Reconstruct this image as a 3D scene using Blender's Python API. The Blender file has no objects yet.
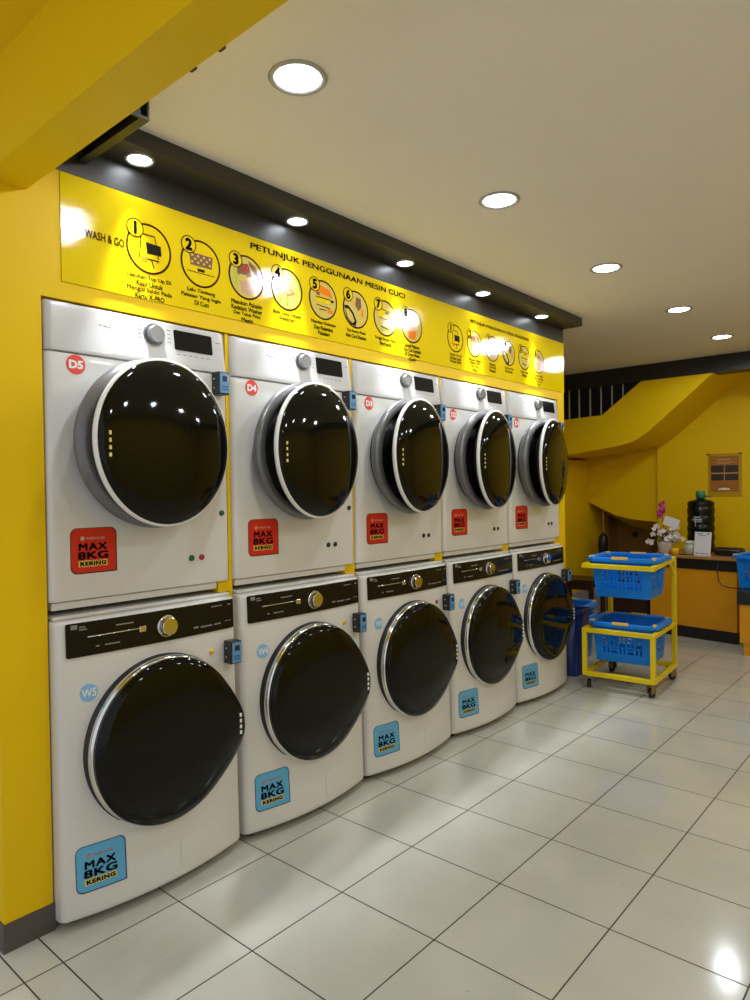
import bpy, bmesh, math, random
from mathutils import Vector, Matrix
random.seed(7)
scn = bpy.context.scene
C = scn.collection
PI = math.pi

# ------------------------------------------------------------------ materials
MATS = {}
def mat(name, col, rough=.5, metal=0., coat=0., spec=.5, bump=0., bscale=60., emit=0., trans=0., var=0., vscale=3.):
    if name in MATS: return MATS[name]
    m = bpy.data.materials.new(name); m.use_nodes = True
    nt = m.node_tree; b = nt.nodes['Principled BSDF']
    b.inputs['Base Color'].default_value = (*col, 1)
    b.inputs['Roughness'].default_value = rough
    b.inputs['Metallic'].default_value = metal
    b.inputs['Coat Weight'].default_value = coat
    b.inputs['Coat Roughness'].default_value = .06
    b.inputs['Specular IOR Level'].default_value = spec
    b.inputs['Transmission Weight'].default_value = trans
    if emit:
        b.inputs['Emission Color'].default_value = (*col, 1); b.inputs['Emission Strength'].default_value = emit
    tc = nt.nodes.new('ShaderNodeTexCoord')
    if bump or var:
        n = nt.nodes.new('ShaderNodeTexNoise'); n.inputs['Scale'].default_value = bscale; n.inputs['Detail'].default_value = 3
        nt.links.new(tc.outputs['Object'], n.inputs['Vector'])
        if bump:
            bp = nt.nodes.new('ShaderNodeBump'); bp.inputs['Strength'].default_value = bump; bp.inputs['Distance'].default_value = .002
            nt.links.new(n.outputs['Fac'], bp.inputs['Height']); nt.links.new(bp.outputs['Normal'], b.inputs['Normal'])
            if coat: nt.links.new(bp.outputs['Normal'], b.inputs['Coat Normal'])
        if var:
            n2 = nt.nodes.new('ShaderNodeTexNoise'); n2.inputs['Scale'].default_value = vscale; n2.inputs['Detail'].default_value = 5
            nt.links.new(tc.outputs['Object'], n2.inputs['Vector'])
            mx = nt.nodes.new('ShaderNodeMix'); mx.data_type = 'RGBA'
            mx.inputs[6].default_value = (*[c*(1-var) for c in col], 1); mx.inputs[7].default_value = (*[min(1, c*(1+var)) for c in col], 1)
            nt.links.new(n2.outputs['Fac'], mx.inputs[0]); nt.links.new(mx.outputs[2], b.inputs['Base Color'])
    MATS[name] = m
    return m

YEL   = mat('yellow_wall_paint', (.78, .51, .002), .50, spec=.18, bump=.12, bscale=35, var=.04, vscale=2)
YBEAM = YEL
SIGNY = mat('yellow_laminate', (.74, .54, .003), .05, bump=.15, bscale=170)
CEILM = mat('ceiling_paint', (.86, .81, .735), .75, var=.03, bump=.1, bscale=20)
DGREY = mat('dark_grey_paint', (.040, .038, .036), .38, bump=.1, bscale=40)
BLACKP= mat('black_paint', (.012, .011, .010), .5)
BASEG = mat('grey_skirting', (.085, .070, .062), .45, var=.08)
WHITE = mat('white_enamel', (.67, .655, .615), .30, coat=.35, spec=.5)
WHITE2= mat('white_plastic', (.70, .68, .64), .35, spec=.5)
SILV  = mat('silver_panel_plastic', (.52, .51, .50), .25, coat=.5)
BEZEL = mat('silver_bezel', (.165, .162, .158), .32, metal=.45, var=.25, vscale=14)
CHROM = mat('chrome', (.72, .71, .69), .12, metal=1.)
RINGW = mat('white_ring', (.78, .77, .74), .22, coat=.5)
GLASS = mat('black_door_glass', (.005, .005, .003), .05, spec=.20, coat=.0)
BLKPL = mat('black_plastic', (.012, .011, .010), .35)
PANELB= mat('black_control_panel', (.007, .0065, .006), .14, spec=.25)
RED   = mat('red_sticker', (.62, .012, .008), .38)
BLUS  = mat('blue_sticker', (.10, .40, .66), .38)
REDL  = mat('red_label', (.75, .045, .035), .35)
WTXT  = mat('white_print', (.80, .78, .72), .4)
KTXT  = mat('black_print', (.008, .006, .006), .9, spec=0.)
YTXT  = mat('yellow_print', (.75, .55, .05), .4)
GTXT  = mat('grey_print', (.20, .19, .17), .4)
BRWN  = mat('brown_print', (.05, .016, .004), .9, spec=0.)
ICNB  = mat('pale_print', (.62, .50, .14), .4)
ICNG  = mat('green_print', (.42, .50, .10), .4)
ICNO  = mat('orange_print', (.80, .20, .01), .4)
ICNR  = mat('mauve_print', (.26, .12, .08), .4)
ICNP  = mat('pinkish_print', (.62, .36, .26), .4)
GREEN = mat('green_button', (.01, .09, .03), .35)
REDB  = mat('red_button', (.40, .01, .015), .35)
YELB  = mat('yellow_button', (.85, .50, .01), .35)
BLUB  = mat('blue_button', (.02, .04, .45), .35)
READF = mat('blue_reader_face', (.09, .27, .50), .3, coat=.3)
READS = mat('reader_screen', (.008, .02, .05), .12)
LABLB = mat('light_blue_label', (.22, .48, .72), .35)
BASK  = mat('blue_basket_plastic', (.004, .20, .74), .38, spec=.3)
BIN   = mat('deep_blue_plastic', (.004, .030, .20), .35)
HANDL = mat('cream_handle_plastic', (.80, .52, .10), .35)
CART  = mat('yellow_cart_steel', (.80, .60, .003), .38, spec=.3)
ORNG  = mat('orange_laminate', (.72, .31, .006), .35, var=.03)
WOODT = mat('light_wood_top', (.42, .20, .05), .35, var=.15, vscale=8)
DWOOD = mat('dark_wood', (.035, .012, .006), .4, var=.2, vscale=6)
BWOOD = mat('brown_door_wood', (.16, .075, .015), .5, var=.1)
RUBB  = mat('rubber', (.02, .018, .015), .6)
STEEL = mat('brassy_steel', (.30, .22, .09), .35, metal=.7)
RAILM = mat('grey_rail_paint', (.42, .40, .34), .4)
BOTT  = mat('dark_bottle', (.004, .007, .005), .22, spec=.3)
GCAP  = mat('green_cap', (.03, .18, .10), .35)
PETW  = mat('white_petals', (.72, .62, .58), .6)
PETP  = mat('magenta_petals', (.42, .03, .16), .55)
LEAF  = mat('dark_leaf', (.03, .07, .02), .5)
POTM  = mat('white_pot', (.66, .58, .52), .4, var=.35, vscale=60)
CARDM = mat('white_card', (.74, .72, .74), .5)
POSTR = mat('orange_brown_poster', (.38, .14, .015), .35)
SLEEV = mat('yellowed_sleeve', (.50, .31, .015), .22, coat=.4)
PHOTO = mat('dark_photo', (.035, .030, .022), .3, var=.6, vscale=30)
LIGHTE= mat('lamp_lens', (.86, .93, 1.), .3, emit=22.)
LTRIM = mat('lamp_trim', (.42, .42, .42), .35, metal=.4)

def floor_material():
    m = bpy.data.materials.new('white_floor_tiles'); m.use_nodes = True
    nt = m.node_tree; N = nt.nodes; L = nt.links; b = N['Principled BSDF']
    tc = N.new('ShaderNodeTexCoord'); sp = N.new('ShaderNodeSeparateXYZ'); L.new(tc.outputs['Object'], sp.inputs[0])
    T = .38; G = .0030
    def M(op, a, bb=None):
        n = N.new('ShaderNodeMath'); n.operation = op
        for i, v in enumerate((a, bb)):
            if v is None: continue
            if isinstance(v, (int, float)): n.inputs[i].default_value = v
            else: L.new(v, n.inputs[i])
        return n.outputs[0]
    def line(coord, off):       # distance to nearest grid line
        f = M('FRACT', M('DIVIDE', M('SUBTRACT', coord, off), T))
        d = M('MULTIPLY', M('SUBTRACT', .5, M('ABSOLUTE', M('SUBTRACT', f, .5))), T)
        return d
    x, y = sp.outputs[0], sp.outputs[1]
    dx = line(x, .170)
    inside = M('GREATER_THAN', y, -.06)
    dyi = line(y, .7041); dyo = M('MINIMUM', M('ABSOLUTE', M('ADD', y, .163)), M('ABSOLUTE', M('ADD', y, .056)))
    dyo2 = M('ADD', line(y, -.163), M('MULTIPLY', M('GREATER_THAN', y, -.17), 1.))
    dyo = M('MINIMUM', dyo, dyo2)
    dy = M('ADD', M('MULTIPLY', inside, dyi), M('MULTIPLY', M('SUBTRACT', 1., inside), dyo))
    dy = M('MINIMUM', dy, M('ABSOLUTE', M('ADD', y, .056)))
    d = M('MINIMUM', dx, dy)
    g = N.new('ShaderNodeMapRange'); g.inputs[1].default_value = G*.55; g.inputs[2].default_value = G*1.0
    g.inputs[3].default_value = 1; g.inputs[4].default_value = 0; L.new(d, g.inputs[0])
    n = N.new('ShaderNodeTexNoise'); n.inputs['Scale'].default_value = 2.2; n.inputs['Detail'].default_value = 6; L.new(tc.outputs['Object'], n.inputs['Vector'])
    cr = N.new('ShaderNodeValToRGB'); L.new(n.outputs['Fac'], cr.inputs[0])
    cr.color_ramp.elements[0].position = .35; cr.color_ramp.elements[0].color = (.49, .475, .40, 1)
    cr.color_ramp.elements[1].position = .65; cr.color_ramp.elements[1].color = (.56, .545, .465, 1)
    sp2 = N.new('ShaderNodeTexNoise'); sp2.inputs['Scale'].default_value = 45; L.new(tc.outputs['Object'], sp2.inputs['Vector'])
    spk = N.new('ShaderNodeMapRange'); spk.inputs[1].default_value = .74; spk.inputs[2].default_value = .78; spk.inputs[3].default_value = 0; spk.inputs[4].default_value = .5; L.new(sp2.outputs['Fac'], spk.inputs[0])
    mx0 = N.new('ShaderNodeMix'); mx0.data_type = 'RGBA'; L.new(spk.outputs[0], mx0.inputs[0]); L.new(cr.outputs[0], mx0.inputs[6]); mx0.inputs[7].default_value = (.25, .22, .17, 1)
    mx = N.new('ShaderNodeMix'); mx.data_type = 'RGBA'; L.new(g.outputs[0], mx.inputs[0]); L.new(mx0.outputs[2], mx.inputs[6]); mx.inputs[7].default_value = (.045, .034, .022, 1)
    L.new(mx.outputs[2], b.inputs['Base Color'])
    rr = N.new('ShaderNodeMapRange'); rr.inputs[3].default_value = .13; rr.inputs[4].default_value = .7; L.new(g.outputs[0], rr.inputs[0]); L.new(rr.outputs[0], b.inputs['Roughness'])
    n3 = N.new('ShaderNodeTexNoise'); n3.inputs['Scale'].default_value = 6; L.new(tc.outputs['Object'], n3.inputs['Vector'])
    inv = M('SUBTRACT', M('MULTIPLY', n3.outputs['Fac'], .35), g.outputs[0])
    bp = N.new('ShaderNodeBump'); bp.inputs['Strength'].default_value = .25; bp.inputs['Distance'].default_value = .003; L.new(inv, bp.inputs['Height']); L.new(bp.outputs[0], b.inputs['Normal'])
    b.inputs['Specular IOR Level'].default_value = .5
    return m
FLOORM = floor_material()

# ------------------------------------------------------------------ mesh helpers
def nb(): return bmesh.new()
def box(bm, x0, x1, y0, y1, z0, z1, bev=0., seg=2, mi=0):
    r = bmesh.ops.create_cube(bm, size=1)
    vs = r['verts']
    for v in vs:
        v.co.x = x0+(v.co.x+.5)*(x1-x0); v.co.y = y0+(v.co.y+.5)*(y1-y0); v.co.z = z0+(v.co.z+.5)*(z1-z0)
    fs = set(f for v in vs for f in v.link_faces)
    for f in fs: f.material_index = mi
    if bev:
        es = list({e for v in vs for e in v.link_edges})
        bmesh.ops.bevel(bm, geom=es, offset=bev, segments=seg, profile=.5, affect='EDGES')
    return bm
def bar(bm, a, b, w, h=None, bev=0., up=Vector((0, 0, 1))):
    """box beam from a to b with cross-section w x h"""
    a, b = Vector(a), Vector(b); h = h or w
    d = (b-a); L = d.length; d.normalize()
    if abs(d.dot(up)) > .95: up = Vector((0, 1, 0))
    s = d.cross(up).normalized(); u = s.cross(d)
    t = bmesh.new(); box(t, 0, L, -w/2, w/2, -h/2, h/2, bev)
    M = Matrix(((d.x, s.x, u.x, a.x), (d.y, s.y, u.y, a.y), (d.z, s.z, u.z, a.z), (0, 0, 0, 1)))
    bmesh.ops.transform(t, matrix=M, verts=t.verts)
    me = bpy.data.meshes.new('t'); t.to_mesh(me); bm.from_mesh(me); bpy.data.meshes.remove(me); t.free()
def lathe(bm, prof, c=(0, 0, 0), axis='x', n=64, sy=1., sz=1., cap0=True, cap1=True, mi=0, rfun=None):
    """prof: list of (radius, along)"""
    rings = []
    for r, a in prof:
        ring = []
        for k in range(n):
            t = 2*PI*k/n
            rr = r*(rfun(t) if rfun else 1.)
            p, q = rr*math.cos(t)*sy, rr*math.sin(t)*sz
            if axis == 'x': co = (c[0]+a, c[1]+p, c[2]+q)
            elif axis == 'z': co = (c[0]+p, c[1]+q, c[2]+a)
            else: co = (c[0]+q, c[1]+a, c[2]+p)
            ring.append(bm.verts.new(co))
        rings.append(ring)
    for i in range(len(rings)-1):
        for k in range(n):
            f = bm.faces.new((rings[i][k], rings[i][(k+1) % n], rings[i+1][(k+1) % n], rings[i+1][k])); f.smooth = True; f.material_index = mi
    if cap0: f = bm.faces.new(list(reversed(rings[0]))); f.material_index = mi
    if cap1: f = bm.faces.new(rings[-1]); f.material_index = mi
def tube(bm, pts, r, n=8, mi=0):
    pts = [Vector(p) for p in pts]; rings = []
    for i, p in enumerate(pts):
        d = (pts[min(i+1, len(pts)-1)]-pts[max(i-1, 0)]).normalized()
        up = Vector((0, 0, 1)) if abs(d.z) < .9 else Vector((1, 0, 0))
        s = d.cross(up).normalized(); u = s.cross(d)
        rr = r[i] if isinstance(r, (list, tuple)) else r
        rings.append([bm.verts.new(p+s*rr*math.cos(2*PI*k/n)+u*rr*math.sin(2*PI*k/n)) for k in range(n)])
    for i in range(len(rings)-1):
        for k in range(n):
            f = bm.faces.new((rings[i][k], rings[i][(k+1) % n], rings[i+1][(k+1) % n], rings[i+1][k])); f.smooth = True; f.material_index = mi
    bm.faces.new(rings[0]); bm.faces.new(rings[-1])
def prism(bm, pts, axis, a0, a1, mi=0):
    """extrude a 2D outline; axis x: pts=(y,z); y: pts=(x,z); z: pts=(x,y)"""
    def co(p, a):
        return {'x': (a, p[0], p[1]), 'y': (p[0], a, p[1]), 'z': (p[0], p[1], a)}[axis]
    A = [bm.verts.new(co(p, a0)) for p in pts]; B = [bm.verts.new(co(p, a1)) for p in pts]
    fs = [bm.faces.new(A), bm.faces.new(B)]
    n = len(pts)
    for i in range(n): fs.append(bm.faces.new((A[i], A[(i+1) % n], B[(i+1) % n], B[i])))
    for f in fs: f.material_index = mi
def rrect(y0, y1, z0, z1, r, n=6, r3=None):
    """rounded rectangle outline; r3 = radius list for corners br, tr, tl, bl"""
    rs = r3 or (r, r, r, r); out = []
    for (cy, cz, a0, rr, sy, sz) in ((y1, z0, -90, rs[0], -1, 1), (y1, z1, 0, rs[1], -1, -1), (y0, z1, 90, rs[2], 1, -1), (y0, z0, 180, rs[3], 1, 1)):
        for k in range(n+1):
            a = math.radians(a0+90*k/n)
            out.append((cy+sy*rr+rr*math.cos(a), cz+sz*rr+rr*math.sin(a)))
    return out
def patch(bm, outline, xf, off, th=.0015, rings=8, mi=0):
    """a thin sheet that follows the curved front face x = xf(y,z)"""
    o2 = []
    for k, p in enumerate(outline):
        p2 = outline[(k+1) % len(outline)]; L = math.hypot(p2[0]-p[0], p2[1]-p[1]); m_ = max(1, int(L/.012))
        o2 += [(p[0]+(p2[0]-p[0])*t/m_, p[1]+(p2[1]-p[1])*t/m_) for t in range(m_)]
    outline = o2
    cy = sum(p[0] for p in outline)/len(outline); cz = sum(p[1] for p in outline)/len(outline); n = len(outline)
    R = []
    for i in range(1, rings+1):
        s = i/rings
        R.append([bm.verts.new((xf(cy+(p[0]-cy)*s, cz+(p[1]-cz)*s)+off+th, cy+(p[0]-cy)*s, cz+(p[1]-cz)*s)) for p in outline])
    c = bm.verts.new((xf(cy, cz)+off+th, cy, cz))
    fs = []
    for k in range(n): fs.append(bm.faces.new((c, R[0][k], R[0][(k+1) % n])))
    for i in range(rings-1):
        for k in range(n): fs.append(bm.faces.new((R[i][k], R[i+1][k], R[i+1][(k+1) % n], R[i][(k+1) % n])))
    e = [bm.verts.new((xf(p[0], p[1])+off-.0005, p[0], p[1])) for p in outline]
    for k in range(n): fs.append(bm.faces.new((R[-1][k], e[k], e[(k+1) % n], R[-1][(k+1) % n])))
    for f in fs: f.material_index = mi
def obj(name, bm, m, parent=None, smooth=None, loc=None):
    if isinstance(bm, bmesh.types.BMesh):
        bmesh.ops.recalc_face_normals(bm, faces=bm.faces)
        me = bpy.data.meshes.new(name)
        bm.to_mesh(me); bm.free()
        for mm in (m if isinstance(m, (list, tuple)) else [m]): me.materials.append(mm)
        if smooth is not None:
            for p in me.polygons: p.use_smooth = True
            me.set_sharp_from_angle(angle=math.radians(smooth))
    else: me = bm
    o = bpy.data.objects.new(name, me); C.objects.link(o)
    if parent is not None: o.parent = parent
    if loc: o.location = loc
    return o
def thing(name, label, cat, loc=(0, 0, 0), rz=0., group=None):
    o = bpy.data.objects.new(name, None); C.objects.link(o); o.empty_display_size = .1
    o.location = loc; o.rotation_euler = (0, 0, rz); o['label'] = label; o['category'] = cat
    if group: o['group'] = group
    return o
def tag(o, label, cat, group=None):
    o['label'] = label; o['category'] = cat
    if group: o['group'] = group
    return o
def struct(name, bm, m, smooth=None):
    o = obj(name, bm, m, None, smooth); o['kind'] = 'structure'; return o
def cpy(src, parent=None):
    o = src.copy(); C.objects.link(o)
    if parent is not None: o.parent = parent
    return o
def copy_tree(src, loc, rz, label, group=None):
    r = src.copy(); C.objects.link(r); r.location = loc; r.rotation_euler = (0, 0, rz); r['label'] = label
    if group: r['group'] = group
    for ch in list(src.children):
        c = cpy(ch, r)
        for g in list(ch.children): cpy(g, c)
    return r

# text as flat mesh: glyphs in (u,v) with u right, v up; height = cap height, optional width fit
TXT = {}
def glyphs(body, bold=.0, align='CENTER', spacing=1.):
    key = (body, bold, align, spacing)
    if key in TXT: return TXT[key]
    cu = bpy.data.curves.new('txt', 'FONT'); cu.body = body; cu.size = 1; cu.align_x = align; cu.offset = bold; cu.resolution_u = 3
    cu.space_character = spacing; cu.space_line = .95
    o = bpy.data.objects.new('txt', cu); C.objects.link(o)
    bpy.context.view_layer.update()
    me = bpy.data.meshes.new_from_object(o.evaluated_get(bpy.context.evaluated_depsgraph_get()))
    vs = [v.co.copy() for v in me.vertices]; fs = [tuple(p.vertices) for p in me.polygons]
    bpy.data.objects.remove(o); bpy.data.curves.remove(cu); bpy.data.meshes.remove(me)
    TXT[key] = (vs, fs); return TXT[key]
def add_text(bm, body, cy, cz, w=None, h=None, xf=None, x=0., bold=.025, th=.0008, mi=0, spacing=1., sx=None):
    """centred on (cy,cz) in the plane facing +x"""
    vs, fs = glyphs(body, 0., 'CENTER', spacing)
    u0, u1 = min(v.x for v in vs), max(v.x for v in vs); v0, v1 = min(v.y for v in vs), max(v.y for v in vs)
    if w and h: su, sv = w/(u1-u0), h/(v1-v0)
    elif w: su = sv = w/(u1-u0)
    else: su = sv = h/(v1-v0)
    if sx: su *= sx
    def P(v):
        yy = cy+(v.x-(u0+u1)/2)*su; zz = cz+(v.y-(v0+v1)/2)*sv
        return Vector(((xf(yy, zz) if xf else x)+th, yy, zz))
    sh = [(0, 0)]
    if bold:
        nn = 4 if bold < .05 else 10
        sh += [(bold*math.cos(2*PI*k/nn+.78), bold*math.sin(2*PI*k/nn+.78)) for k in range(nn)]
    for q, (a, b) in enumerate(sh):
        V = [bm.verts.new(P(Vector((v.x+a, v.y+b, 0)))+Vector((q*.00006, 0, 0))) for v in vs]
        for f in fs:
            try: ff = bm.faces.new([V[i] for i in f]); ff.material_index = mi
            except ValueError: pass
def textobj(name, body, m, parent, **k):
    bm = nb(); add_text(bm, body, **k); return obj_noflip(name, bm, m, parent)
def obj_noflip(name, bm, m, parent):
    me = bpy.data.meshes.new(name); bm.to_mesh(me); bm.free()
    for mm in (m if isinstance(m, (list, tuple)) else [m]): me.materials.append(mm)
    o = bpy.data.objects.new(name, me); C.objects.link(o); o.parent = parent; return o

# ------------------------------------------------------------------ room shell
H = 2.510
def S(name, m, *boxes, bev=0.):
    bm = nb()
    for b in boxes: box(bm, *b, bev)
    return struct(name, bm, m)
XR = 3.5
S('floor', FLOORM, (-1.6, XR+.1, -3.4, 7.6, -.08, 0))
S('ceiling', CEILM, (-1.6, XR, -.045, 5.67, H, H+.08))
# machine wall: column at the entrance, header above the recess, far end post, recess back
S('wall_left', YEL, (-.80, 0, -.150, -.008, 0, H), (-.80, 0, -.008, 3.564, 1.956, 2.357), (-.80, 0, 3.468, 3.564, 0, 1.956), (-.86, -.80, -.150, 3.564, 0, H), (-1.6, -.86, 3.50, 3.564, 0, H))
S('wall_left_header', DGREY, (-.80, .0012, -.045, 3.564, 2.3575, 2.454))
S('ceiling_bulkhead', DGREY, (-.80, .1406, -.045, 3.566, 2.4545, 2.5095))
S('baseboard_column', BASEG, (-.80, .004, -.154, -.004, 0, .085))
S('wall_right', YEL, (XR, XR+.1, -.15, 6.6, 0, 3.2))
# entrance beam and the canopy outside it
S('beam_entrance', YEL, (0, XR, -.165, -.045, 2.265, 2.56))
S('beam_entrance_column_side', YEL, (-.80, 0, -.150, -.045, 2.51, 2.56))
S('ceiling_canopy', YEL, (-1.2, XR+.1, -1.05, -.165, 2.55, 2.65))
S('wall_outside_left', YEL, (-1.6, -.80, -.150, -.03, 0, 2.6))
# steel channel above the entrance beam
bm = nb(); box(bm, .004, .385, .112, .140, 2.402, 2.410); box(bm, .377, .385, -.043, .112, 2.402, 2.508); box(bm, .145, .385, .134, .140, 2.410, 2.508)
box(bm, .004, .145, .134, .140, 2.410, 2.4535); box(bm, .004, .377, -.043, .134, 2.445, 2.4535)
struct('trim_1', bm, BLACKP)
for i, (x, h) in enumerate(((.862, .012), (.965, .020))):
    bm = nb(); box(bm, x-.012, x+.008, -.0445, -.036, 2.267, 2.267+h, .001)
    tag(obj('metal_clip', bm, BLKPL if i == 0 else DWOOD), ['small black metal clip on the entrance beam edge', 'small brown metal clip on the entrance beam edge, nearer the middle of the photo'][i], 'clip')

# stairs at the back
YB = 5.67; YW = 6.50
S('beam_back', BLACKP, (-1.6, XR, YB, YB+.18, 2.357, 2.60))
bm = nb()
top = [(-1.6, 2.045), (-1.0, 2.050), (-.60, 2.066), (-.215, 2.3565), (.42, 2.3565)]
bot = [(-.135, 1.886), (-.21, 1.835), (-.27, 1.80), (-.33, 1.776), (-.45, 1.75), (-.62, 1.73), (-1.0, 1.688), (-1.6, 1.66)]
prism(bm, top+bot, 'y', YB+.002, YB+.10); struct('stair_parapet', bm, YEL)
bm = nb()   # slab of flight and landing
bot2 = [(.80, 2.68), (-.135, 1.886), (-.21, 1.835), (-.27, 1.80), (-.33, 1.776), (-.45, 1.75), (-.62, 1.73), (-1.0, 1.688), (-1.6, 1.66)]
up2 = [(x-.06*(x > -.3), z+.10) for x, z in bot2][::-1]
prism(bm, bot2+up2, 'y', YB+.102, YW+.3); struct('stair_slab', bm, YEL)
bm = nb()
prism(bm, [(-.35, 0), (XR, 0), (XR, 3.2), (.86, 3.2), (.80, 2.72), (-.135, 1.925), (-.35, 1.80)], 'y', YW, YW+.08); struct('wall_back', bm, YEL)
# lower flight: side face with a curved lower edge and the sloped underside
edge = [(-1.6, 1.36), (-1.333, 1.269), (-1.117, 1.176), (-.83, 1.042), (-.68, 1.005), (-.52, .985), (-.352, .972)]
bm = nb()
prism(bm, edge+[(-.352, 1.79), (-.6, 1.735), (-1.0, 1.69), (-1.6, 1.66)], 'y', YW+.05, YW+.13)
struct('stair_lower_flight', bm, YEL)
bm = nb()
for i in range(len(edge)-1):
    (xa, za), (xb, zb) = edge[i], edge[i+1]
    v = [bm.verts.new(p) for p in ((xa, YW+.13, za), (xb, YW+.13, zb), (xb, YW+.62, zb-.16), (xa, YW+.62, za-.16), (xa, YW+.13, za+.06), (xb, YW+.13, zb+.06), (xb, YW+.62, zb-.10), (xa, YW+.62, za-.10))]
    for q in ((0, 1, 2, 3), (4, 5, 6, 7), (0, 1, 5, 4), (3, 2, 6, 7), (0, 3, 7, 4), (1, 2, 6, 5)): bm.faces.new([v[k] for k in q])
struct('stair_underside', bm, YEL)
S('wall_under_stairs', BWOOD, (-1.6, -.30, 7.13, 7.2, 0, 1.4), (-.349, -.30, YW+.082, 7.13, 0, 1.2))
S('wall_side_back', YEL, (-1.22, -1.14, 4.9, 7.13, 0, 1.655))
S('wall_stairwell', mat('unlit_brown', (.008, .006, .004), .8), (-1.6, XR+.1, 7.2, 7.3, 0, 3.4), (-1.7, -1.6, -.15, 7.3, 0, 3.4), (-1.7, XR+.1, 5.85, 7.3, 3.2, 3.3))  # near-black colour stands for unlit darkness; last box: roof added to block sky light
S('baseboard_side', mat('white_skirting', (.55, .52, .46), .4), (-1.14, -1.125, 5.2, 7.1, 0, .20))
bm = nb(); box(bm, -1.02, -.62, 7.10, 7.128, 0, 1.10)
d1 = struct('door_1', bm, mat('brown_door_leaf', (.20, .10, .02), .45, var=.1))
bm = nb(); lathe(bm, [(.001, 0), (.022, .002), (.03, -.02), (.024, -.04), (.001, -.045)], (-.80, 7.09, .80), 'y', 20); obj('door_handle', bm, BLKPL, d1)
# railing posts in the opening above the landing
rl = thing('stair_railing', 'grey metal balusters standing on the yellow landing wall under the black beam', 'railing', (-1.1, 5.72, 2.05))
for x in (-1.07, -.965, -.857, -.741, -.628, -.516, -.407):
    bm = nb(); z0 = 2.045 if x < -.62 else 2.066+(x+.60)*.754
    box(bm, x+1.1-.006, x+1.1+.006, -.006, .006, z0-2.05+.012, 2.3565-2.05, .002); obj('baluster', bm, RAILM, rl)

# ------------------------------------------------------------------ ceiling lamps
def spot(name, loc, energy, angle, blend, size, col=(.86, .93, 1.)):
    l = bpy.data.lights.new(name, 'SPOT'); l.energy = energy; l.spot_size = math.radians(angle); l.spot_blend = blend; l.shadow_soft_size = size; l.color = col
    o = bpy.data.objects.new(name, l); C.objects.link(o); o.location = loc; return o
def downlight(x, y, z, r, label, group, energy, angle, blend, first=False, soft=.05, wide=0.):
    t = thing('ceiling_light', label, 'ceiling light', (x, y, z), 0, group)
    bm = nb(); lathe(bm, [(r*1.0, -.0005), (r*1.02, -.003), (r*.96, -.007), (r*.84, -.006), (r*.80, -.001)], n=40, axis='z', cap0=False, cap1=False); obj('trim_ring', bm, LTRIM, t)
    bm = nb(); lathe(bm, [(r*.76, -.0015), (r*.72, -.004), (r*.4, -.0055), (r*.05, -.006)], n=32, axis='z'); obj('lens', bm, LIGHTE, t)
    s = spot('lamp', (0, 0, -.012-soft*.2), energy, angle, blend, soft); s.parent = t
    if wide: s2 = spot('lamp_glow', (0, 0, -.016), wide, 150, 1., .02, (.75, .86, 1.)); s2.parent = t
    return t
CL = [(.715, .408), (.712, 1.508), (.69, 2.639), (.705, 3.80), (.69, 4.895)]
names = ['largest round ceiling light, nearest the entrance beam, over the first dryers', 'second ceiling light back from the entrance beam', 'third ceiling light of the row, middle one on the cream ceiling', 'fourth ceiling light of the row, next to last before the stairs', 'farthest ceiling light, right before the black beam at the stairs']
EC = 22
for (x, y), nm in zip(CL, names): downlight(x, y, H, .082, nm, 'row of round ceiling downlights', EC, 178, .25)
for y in (.408, 1.508, 2.639, 3.80, 4.895): downlight(2.55, y, H, .082, 'unseen round ceiling light of the added second row, beyond the right edge of the photo', 'added unseen row of round ceiling downlights', EC, 178, .25)  # assumed second row out of view, added for more light
sl = [.294, .999, 1.709, 2.415, 3.12]
sn = ['leftmost small spotlight in the dark grey bulkhead, above step picture 1', 'second small bulkhead spotlight from the left, above the sign title start', 'middle small spotlight of the dark grey bulkhead', 'fourth small bulkhead spotlight, above the second title on the sign', 'last small bulkhead spotlight, near its far corner']
for y, nm in zip(sl, sn): downlight(.066, y, 2.4545, .048, nm, 'small spotlights in the grey bulkhead', 120, 42, 1., soft=.02, wide=.8)

# ------------------------------------------------------------------ instruction banner
YN = thing('instruction_banner', 'glossy yellow wall banner with round washing and drying step pictures above the dryers', 'sign', (0, .056, 2.012))
def by(y): return y-.056
def bz(z): return z-2.012
bm = nb(); box(bm, .0005, .004, 0, 3.508, 0, .343, 0); obj('panel', bm, SIGNY, YN)
XS = .0042
textobj('title', 'PETUNJUK PENGGUNAAN MESIN CUCI', KTXT, YN, cy=by(1.292), cz=bz(2.315), w=.975, h=.030, x=XS, bold=.035)
textobj('title', 'PETUNJUK PENGGUNAAN MESIN PENGERING', KTXT, YN, cy=by(2.72), cz=bz(2.300), w=.68, h=.022, x=XS, bold=.03)
lg = textobj('shop_name', 'WASH & GO', BRWN, YN, cy=by(.200), cz=bz(2.183), w=.135, h=.026, x=XS, bold=.03)
def disc(bm, cy, cz, r, x, mi, n=40, ry=1.):
    prism(bm, [(cy+r*ry*math.cos(2*PI*k/n), cz+r*math.sin(2*PI*k/n)) for k in range(n)], 'x', x, x+.0004, mi)
def ringp(bm, cy, cz, r, w, x, mi, n=48):
    lathe(bm, [(r, x), (r, x+.0008), (r-w, x+.0008), (r-w, x)], (0, cy, cz), 'x', n, cap0=False, cap1=False, mi=mi)
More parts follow.
